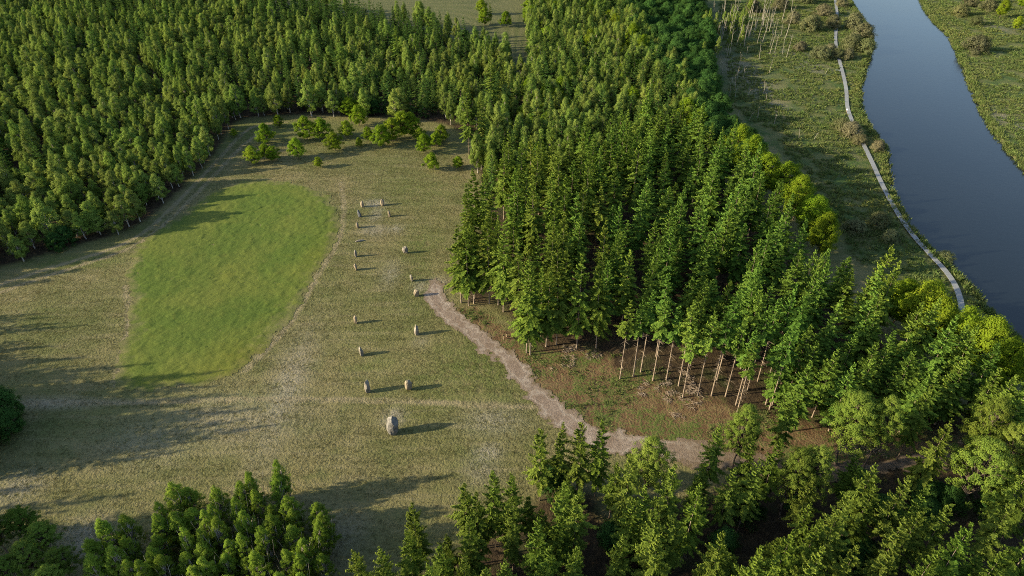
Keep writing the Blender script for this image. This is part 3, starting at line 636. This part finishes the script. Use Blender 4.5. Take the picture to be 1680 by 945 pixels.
def scatter(name, label, kinds, pts, kindtag="stuff"):
    """pts: (shape index, x, y, z, rot, sxy, sz); one object whose points carry the shapes"""
    A = np.array([p for p in pts], float); me = bpy.data.meshes.new(name); me.vertices.add(len(A)); me.vertices.foreach_set("co", A[:, 1:4].ravel().astype(np.float32))
    for nm, arr in (("idx", A[:, 0]), ("rot", A[:, 4]), ("sxy", A[:, 5]), ("szz", A[:, 6])):
        me.attributes.new(nm, 'FLOAT', 'POINT').data.foreach_set("value", arr.astype(np.float32))
    o = link(bpy.data.objects.new(name, me)); tag(o, label, None, None, kindtag)
    t = bpy.data.node_groups.new(name, 'GeometryNodeTree')
    t.interface.new_socket("Geometry", in_out='INPUT', socket_type='NodeSocketGeometry'); t.interface.new_socket("Geometry", in_out='OUTPUT', socket_type='NodeSocketGeometry')
    gi, go = t.nodes.new("NodeGroupInput"), t.nodes.new("NodeGroupOutput"); j = t.nodes.new("GeometryNodeJoinGeometry")
    def na(nm):
        a = t.nodes.new("GeometryNodeInputNamedAttribute"); a.data_type = 'FLOAT'; a.inputs[0].default_value = nm; return a.outputs[0]
    rv, sv = t.nodes.new("ShaderNodeCombineXYZ"), t.nodes.new("ShaderNodeCombineXYZ")
    t.links.new(na("rot"), rv.inputs[2]); s1 = na("sxy"); t.links.new(s1, sv.inputs[0]); t.links.new(s1, sv.inputs[1]); t.links.new(na("szz"), sv.inputs[2])
    idx = na("idx")
    for k, ob in enumerate(kinds):
        c = t.nodes.new("FunctionNodeCompare"); c.data_type = 'FLOAT'; c.operation = 'EQUAL'; c.inputs[1].default_value = k; c.inputs["Epsilon"].default_value = .1
        t.links.new(idx, c.inputs[0])
        oi = t.nodes.new("GeometryNodeObjectInfo"); oi.inputs[0].default_value = ob; oi.inputs["As Instance"].default_value = True
        ip = t.nodes.new("GeometryNodeInstanceOnPoints")
        t.links.new(gi.outputs[0], ip.inputs["Points"]); t.links.new(c.outputs[0], ip.inputs["Selection"]); t.links.new(oi.outputs["Geometry"], ip.inputs["Instance"])
        t.links.new(rv.outputs[0], ip.inputs["Rotation"]); t.links.new(sv.outputs[0], ip.inputs["Scale"]); t.links.new(ip.outputs[0], j.inputs[0])
    t.links.new(j.outputs[0], go.inputs[0])
    o.modifiers.new("scatter", 'NODES').node_group = t
    return o
MASS = {"spruce": ("spruce_forest", "mass of spruces deep in the stand"), "fir": ("fir_forest", "mass of firs deep in the stand"),
        "smallconifer": ("conifer_forest", "far mass of dark young conifers among the birches"), "birch": ("birch_forest", "far mass of pale green birches up to the stubble field")}
for kind, lst in PLANTED.items():
    def seen(p):
        px, py = proj(p[0], p[1], 8); return -20 < px < 1700 and -15 < py < 990
    lst.sort(key=lambda p: (not seen(p), p[1]))
    vis = [p for p in lst if seen(p)]
    cut = min(MAXN.get(kind, 300), len(vis))
    lbs = label_all(kind, lst[:cut])
    for i, p in enumerate(lst[:cut]): individual(kind, lbs[i], *p)
    rest = lst[cut:]
    if rest:
        nm, lb = MASS.get(kind, (INFO[kind][0].replace("_tree", "") + "_forest", "more of the same trees past the edge of view"))
        zs = ground_z([(p[0], p[1]) for p in rest])
        scatter(nm, lb, [s[2] for s in SHAPES[kind]], [(p[5], p[0], p[1], z - .05, p[3], p[2], p[6]) for p, z in zip(rest, zs)])
scatter("shade_forest", "wood outside the view to the west of the meadow", [s[2] for s in SHAPES["spruce"]],
        [(R.randrange(5), x, y, gz(x, y), R.uniform(0, 6), s, s) for _, x, y, s in OUT])

# ------------------------------------------------------------------ dead trees in the marsh
def dead_mesh(seed):
    g = np.random.default_rng(seed); h = 10.0; b = g.normal(0, .25, 2)
    pts = [np.array([b[0] * (t ** 2) * 2 + g.normal(0, .04), b[1] * t ** 2 * 2, h * t]) for t in np.linspace(0, 1, 6)]
    segs = [(pts, list(np.linspace(.14, .04, 6)))]
    for _ in range(g.integers(3, 9)):
        i = g.integers(2, 6); a = g.uniform(0, 6.28); L = g.uniform(.4, 2.0)
        segs.append(([pts[i], pts[i] + np.array([math.cos(a) * L * .6, math.sin(a) * L * .6, L * .8])], [.05, .015]))
    return mesh_np("dead_tree", *tubes(segs, 5), M["bark_dead"], smooth_shade=True)
DEAD = [dead_mesh(200 + i) for i in range(6)]
snags = [(1290, 95, 11), (1245, 98, 9), (1218, 132, 5.5), (1209, 128, 5), (1192, 95, 6), (1191, 122, 4), (1185, 120, 5.5), (1178, 117, 4), (1173, 106, 5), (1201, 136, 3.5), (1206, 146, 6), (1215, 102, 4), (1225, 89, 4), (1262, 121, 6), (1253, 149, 4), (1211, 193, 3.2), (1243, 193, 4), (1229, 198, 4), (1270, 203, 4), (1310, 228, 3.6), (1336, 230, 3), (1197, 158, 5.5), (1206, 158, 4), (1227, 158, 3), (1252, 155, 5), (1257, 164, 3), (1355, 120, 2.5)]
for _ in range(60): snags.append((R.uniform(1168, 1300), R.uniform(25, 92), R.uniform(7, 13)))
grp = lambda i: 0 if i < 14 else 1 if i < 27 else 2
rank = {}
for gi in range(3):
    for k, i in enumerate(sorted([i for i in range(1, len(snags)) if grp(i) == gi], key=lambda i: snags[i][0])): rank[i] = nth(k)
for i, (px, py, h) in enumerate(snags):
    x, y = gp(px, py); o = bpy.data.objects.new("dead_tree", DEAD[i % 6]); o.location = (x, y, gz(x, y) - .1)
    s = h / 10; o.scale = (max(.75, s), max(.75, s), s); o.rotation_euler = (R.gauss(0, .05), R.gauss(0, .05), R.uniform(0, 6)); link(o)
    if i == 0: lb = "tallest leaning dead trunk alone nearest the willow shrubs in the marsh"
    elif i < 14: lb = "pale dead trunk around the grey driftwood patch, %s from the left" % rank[i]
    elif i < 27: lb = "short pale snag on the open marsh, %s from the left" % rank[i]
    else: lb = "slim bare trunk in the far crowded dead grove, %s from the left" % rank[i]
    tag(o, lb, "dead tree", ["dead trunks round the driftwood", "snags on the open marsh", "trunks of the dead grove"][grp(i)])

# ------------------------------------------------------------------ standing stones
def stone(px, py, h, w, d, label, seed, mat="stone", tilt=0.0, tiltdir=0.0, taper=.75, lie=False):
    w *= 1.25; d *= 1.2; h *= 1.04
    g = np.random.default_rng(seed); bm = bmesh.new(); bmesh.ops.create_icosphere(bm, subdivisions=3, radius=1)
    pl = []
    for _ in range(14):
        n = g.normal(0, 1, 3) * (1, 1, .8); n /= np.linalg.norm(n); pl.append((n, g.uniform(.68, .93)))
    for v in bm.verts:
        p = np.array(v.co)
        p = np.sign(p) * np.abs(p) ** .92
        for n, k in pl:
            q = p @ n
            if q > k: p = p - n * (q - k)
        f = .5 + .5 * p[2]
        wd = 1 - (1 - taper) * max(0, f) ** 1.5
        nz = noise.noise(Vector(p * 2.2) + Vector((seed * 3.1, 0, 0))) * .10 + noise.noise(Vector(p * 6) + Vector((0, seed, 0))) * .03
        p = p * (1 + nz)
        v.co = (p[0] * w / 2 * wd, p[1] * d / 2 * wd, (p[2] * .56 + .44) * h)
    me = bpy.data.meshes.new("standing_stone"); bm.to_mesh(me); bm.free(); me.materials.append(M[mat])
    for p in me.polygons: p.use_smooth = g.random() < .0
    x, y = gp(px, py); o = bpy.data.objects.new("fallen_stone" if lie else "standing_stone", me)
    o.location = (x, y, gz(x, y) - .05); o.rotation_euler = (tilt * math.sin(tiltdir), tilt * math.cos(tiltdir), seed * 1.3 % .5)
    tag(link(o), label, "stone", "stones of the ship setting on the meadow")
stone(644, 709, 4.8, 2.15, 2.0, "largest grey boulder upright at the near tip of the stone setting", 24, "stone_grey", tilt=.07, taper=.75)
stone(604, 642, 3.2, 1.0, 1.3, "tall pale stone with knobbed top, west of the pair next to the largest boulder", 2, taper=.9)
stone(671, 639, 2.7, 1.15, 1.0, "wedge-shaped pale stone narrow at its foot, east of the pair next to the largest boulder", 3, "stone_warm", taper=1.25)
stone(594, 582, 2.6, .85, 1.1, "slim leaning stone in the west row above the near pair", 4, tilt=.14, tiltdir=3.0, taper=.6)
stone(584, 530, 2.3, .85, .9, "smooth pale pillar stone in the west row, alone opposite the path's bend", 5, "stone_warm", taper=.8)
stone(684, 549, 2.9, 1.0, 1.2, "notched tall stone in the east row just below the path's start", 6, taper=.65)
stone(683, 486, 2.0, 1.25, 1.0, "squat rounded stone in the east row nearest the path's end", 7, "stone_warm", taper=.9)
stone(676, 461, 2.2, .7, 1.0, "thin hooked stone in the east row, second up from the path's end", 8, tilt=.1, tiltdir=3.3, taper=.55)
stone(665, 415, 2.1, 1.35, 1.0, "broad rounded stone topmost of the east row beside the spruces", 9, taper=.9)
stone(585, 443, 2.0, .75, 1.0, "narrow stone in the west row, lower of the two by the lawn's rim", 10, "stone_warm", tilt=.12, tiltdir=3.0, taper=.75)
stone(584, 421, 2.0, .65, .9, "narrow upright stone in the west row, upper of the two by the lawn's rim", 12, taper=.8)
stone(590, 396, .5, 2.2, .8, "flat fallen stone lying in the grass of the west row", 13, lie=True)
stone(587, 374, 1.8, .75, .9, "plain stub stone just below the dark leaning stone", 14, "stone_warm", taper=.85)
stone(591, 356, 2.3, .95, .8, "dark slate-grey leaning stone near the far end of the setting", 15, "stone_dark", tilt=-.18, tiltdir=0.3, taper=.7)
stone(639, 355, 2.1, .8, .8, "small pale pillar stone below the far reddish stone", 16, "stone_warm", taper=.8)
stone(595, 340, 2.0, 1.1, 1.0, "reddish stone at the far end, west of the bare sandy patch", 17, "stone_warm", taper=.7)
stone(628, 337, 2.2, 1.1, 1.0, "reddish stone at the far end, east of the bare sandy patch", 18, "stone_warm", taper=.85)

# ------------------------------------------------------------------ marker posts, boardwalk, notice
for (px, py), lb in zip([(826, 557), (831, 553)], ["short wooden post with dark cap nearer the gravel path", "short wooden post with dark cap nearer the spruces"]):
    x, y = gp(px, py); e = bpy.data.objects.new("marker_post", None); e.location = (x, y, gz(x, y)); link(e); tag(e, lb, "post", "capped posts beside the gravel path")
    v, f = tubes([([(0, 0, -.1), (0, 0, .5), (.01, 0, .95)], [.1, .1, .095])], 8); link(bpy.data.objects.new("shaft", mesh_np("shaft", v, f, M["post"])), e)
    v, f = tubes([([(.01, 0, .95), (.01, 0, 1.16), (.01, 0, 1.24), (.01, 0, 1.25)], [.15, .15, .09, .005])], 8); link(bpy.data.objects.new("cap", mesh_np("cap", v, f, M["cap"])), e)

bw_line = smooth(poly((1366, -40), (1370, 0), (1374, 25), (1372, 45), (1370, 68), (1377, 100), (1384, 125), (1389, 150), (1389, 175), (1398, 200), (1412, 228), (1430, 265), (1450, 310), (1475, 355), (1500, 390), (1530, 422), (1558, 452), (1575, 485), (1580, 530), (1590, 580)), 2, False)
def boardwalk():
    seg = np.diff(bw_line, axis=0); L = np.r_[0, np.cumsum(np.linalg.norm(seg, axis=1))]
    e = bpy.data.objects.new("boardwalk", None); x0, y0 = bw_line[len(bw_line) // 2]; e.location = (x0, y0, 0); link(e)
    tag(e, "pale weathered boardwalk winding through the marsh beside the river", "boardwalk")
    def at(s):
        k = min(np.searchsorted(L, s, 'right') - 1, len(seg) - 1); f = (s - L[k]) / (L[k + 1] - L[k]); d = seg[k] / np.linalg.norm(seg[k])
        return bw_line[k] + seg[k] * f, d
    def boxes(rows):
        V, F, A = [], [], []
        for c, d, hl, hw, z0, z1, a in rows:
            n = np.array([-d[1], d[0]]); b = len(V)
            for zz in (z0, z1):
                for sx, sy in ((-1, -1), (1, -1), (1, 1), (-1, 1)): q = c + d * hl * sx + n * hw * sy - (x0, y0); V.append((q[0], q[1], zz)); A.append(a)
            F += [(b, b + 3, b + 2, b + 1), (b + 4, b + 5, b + 6, b + 7)] + [(b + i, b + (i + 1) % 4, b + 4 + (i + 1) % 4, b + 4 + i) for i in range(4)]
        return V, F, A
    pl, st, po = [], [], []
    wide = np.array(gp(1376, 116))
    s = 0
    while s < L[-1] - .3:
        c, d = at(s); zg = .12
        ex = 1.0 if np.linalg.norm(c - wide) < 1.6 else 0
        n = np.array([-d[1], d[0]])
        sec = int(s / 9.0); tone = .35 + .5 * ((sec * 37 % 11) / 11) * (1 if sec % 3 == 0 else .5)
        pl.append((c + n * ex * (1 if d[1] < 0 else -1) * -1, d, .125, .72 + ex, zg + R.uniform(-.008, .008), zg + .05, min(1, tone + R.uniform(-.15, .15)))); s += .27
    s = 0
    while s < L[-1] - 3:
        (c, d), (c2, _) = at(s), at(s + 3); dd = (c2 - c); ln = np.linalg.norm(dd); dd /= ln; n = np.array([-dd[1], dd[0]])
        for sg in (-1, 1):
            st.append(((c + c2) / 2 + n * sg * .5, dd, ln / 2, .06, -.06, .11, .2)); po.append((c + n * sg * .5, dd, .07, .07, -1.2, -.06, .1))
        s += 3
    for nm, rows, kd in (("deck_planks", pl, "stuff"), ("bearer", st, "stuff"), ("pile", po, "stuff")):
        V, F, A = boxes(rows); o = link(bpy.data.objects.new(nm, mesh_np(nm, V, F, M["deck"], {"var": A})), e); o["kind"] = kd
boardwalk()
x, y = gp(1391, 184); e = bpy.data.objects.new("notice_board", None); e.location = (x - .6, y, gz(x, y)); link(e); tag(e, "small white notice board at the boardwalk's west rail", "sign")
v, f = tubes([([(0, 0, -.1), (0, 0, 1.1)], [.05, .05])], 6); link(bpy.data.objects.new("leg", mesh_np("leg", v, f, M["post"])), e)
bm = bmesh.new(); bmesh.ops.create_cube(bm, size=1); bmesh.ops.scale(bm, vec=(.7, .06, .6), verts=bm.verts); bmesh.ops.rotate(bm, matrix=__import__("mathutils").Matrix.Rotation(-.7, 3, 'X'), verts=bm.verts); bmesh.ops.translate(bm, vec=(0, -.06, 1.25), verts=bm.verts)
bmesh.ops.bevel(bm, geom=bm.edges[:], offset=.015, segments=1, affect='EDGES')
me = bpy.data.meshes.new("panel"); bm.to_mesh(me); me.materials.append(M["sign"]); link(bpy.data.objects.new("panel", me), e)

# ------------------------------------------------------------------ grass, reeds, undergrowth
def tuft_mesh(name, mat, blades, hgt, rad, wid, seed):
    g = np.random.default_rng(seed); n = blades
    a = g.uniform(0, 6.28, n); r = rad * np.sqrt(g.uniform(0, 1, n)); root = np.stack([r * np.cos(a), r * np.sin(a), np.full(n, -.03)], 1)
    out = np.stack([np.cos(a), np.sin(a), np.zeros(n)], 1) * g.uniform(.1, .9, (n, 1)) * hgt * .8
    tip = root + out + np.stack([g.normal(0, .05, n), g.normal(0, .05, n), hgt * g.uniform(.5, 1.1, n)], 1)
    Q = kites(root, tip, np.full(n, wid), g.normal(0, 1, (n, 3)))
    me = mesh_np(name, Q.reshape(-1, 3), np.arange(n * 4).reshape(n, 4), M[mat], {"var": np.repeat(g.uniform(0, 1, n), 4)})
    return bpy.data.objects.new(name, me)
tufts = [tuft_mesh("grass_tuft", "tuft", 9, .10, .22, .045, 300 + i) for i in range(3)]
reeds = [tuft_mesh("reed_tuft", "marshtuft", 22, .8, .5, .07, 310 + i) for i in range(3)]
def rand_in(Q, n, avoid=()):
    lo, hi = Q.min(0), Q.max(0); P = rng.uniform(lo, hi, (n, 2)); k = inside(P, Q)
    for a in avoid: k &= ~inside(P, a)
    return P[k]
meadow_poly = poly((-40, 500), (60, 450), (200, 410), (300, 330), (400, 210), (700, 230), (770, 270), (745, 400), (735, 500), (830, 580), (900, 690), (990, 740), (900, 800), (700, 900), (540, 960), (-60, 960))
P = rand_in(meadow_poly, 170000); P = P[(sdf(P, lawn_poly) > -2.2 * rng.uniform(0, 1, len(P))) & (dist_line(P, path_line) > 1.7) & (fbm(P * np.array([.25, 1]), 2.0, 8) > rng.uniform(-1.1, .5, len(P)))]
zs = ground_z(P)
scatter("grass", "dry tufted grass of the meadow round the stones", tufts, np.column_stack([rng.integers(0, 3, len(P)), P, zs, rng.uniform(0, 6.28, len(P)), rng.uniform(.6, 1.5, len(P)), rng.uniform(.5, 1.4, len(P))]))
marsh_near = poly((1180, 10), (1200, 170), (1280, 240), (1400, 420), (1480, 490), (1600, 520), (1700, 600), (1760, 600), (1760, -20), (1180, -20))
P = rand_in(marsh_near, 64000, (river_poly,)); P = P[(dist_line(P, bw_line) > 1.3) & (fbm(P, 6, 12) > -.4)]
zs = ground_z(P)
scatter("marsh_vegetation", "sedge and reed tufts covering the river marsh", reeds, np.column_stack([rng.integers(0, 3, len(P)), P, zs, rng.uniform(0, 6.28, len(P)), rng.uniform(.6, 1.6, len(P)), rng.uniform(.4, 1.3, len(P))]))
# bracken and brush under the sunny front of the woods
P = rand_in(litter_poly, 5000); P = P[(fbm(P, 7, 21) > .3) & (dist_line(P, path_line) > 2.6)]
zs = ground_z(P)
scatter("undergrowth", "low green brush on the litter in front of the spruces", reeds, np.column_stack([rng.integers(0, 3, len(P)), P, zs, rng.uniform(0, 6.28, len(P)), rng.uniform(.4, 1.0, len(P)), rng.uniform(.2, .6, len(P))]))


P = rand_in(litter_poly, 9000); P = P[(dist_line(P, path_line) > 2.2) & (fbm(P, 9, 51) > .25)]
def stick_mesh(seed):
    g = np.random.default_rng(seed); segs = []
    for _ in range(7):
        a = g.uniform(0, 6.28); L = g.uniform(.4, 1.3); c = g.normal(0, .3, 2); d = np.array([math.cos(a), math.sin(a)]) * L / 2
        segs.append(([(c[0] - d[0], c[1] - d[1], .04), (c[0], c[1], .10 + g.uniform(0, .15)), (c[0] + d[0], c[1] + d[1], .05 + g.uniform(0, .3))], [.03, .025, .01]))
    return bpy.data.objects.new("fallen_twigs", mesh_np("fallen_twigs", *tubes(segs, 3), M["bark_spruce"]))
sticks = [stick_mesh(400 + i) for i in range(3)]
near = P[sdf(P, wood_spruce) < 6][::2]
scatter("branch_litter", "fallen brown twigs and brush at the foot of the spruces", sticks, np.column_stack([rng.integers(0, 3, len(near)), near, ground_z(near), rng.uniform(0, 6.28, len(near)), rng.uniform(.6, 1.4, len(near)), rng.uniform(.6, 1.6, len(near))]))
P = rand_in(poly((1330, -20), (1380, 300), (1560, 480), (1760, 640), (1760, -20)), 160000); dr = sdf(P, river_poly); P = P[(dr > .6) & (dr < 3.4) & (fbm(P, 4, 61) > -.5)]
scatter("bank_reeds", "rank green reeds overhanging both river banks", reeds, np.column_stack([rng.integers(0, 3, len(P)), P, ground_z(P), rng.uniform(0, 6.28, len(P)), rng.uniform(.8, 1.5, len(P)), rng.uniform(.8, 1.9, len(P))]))
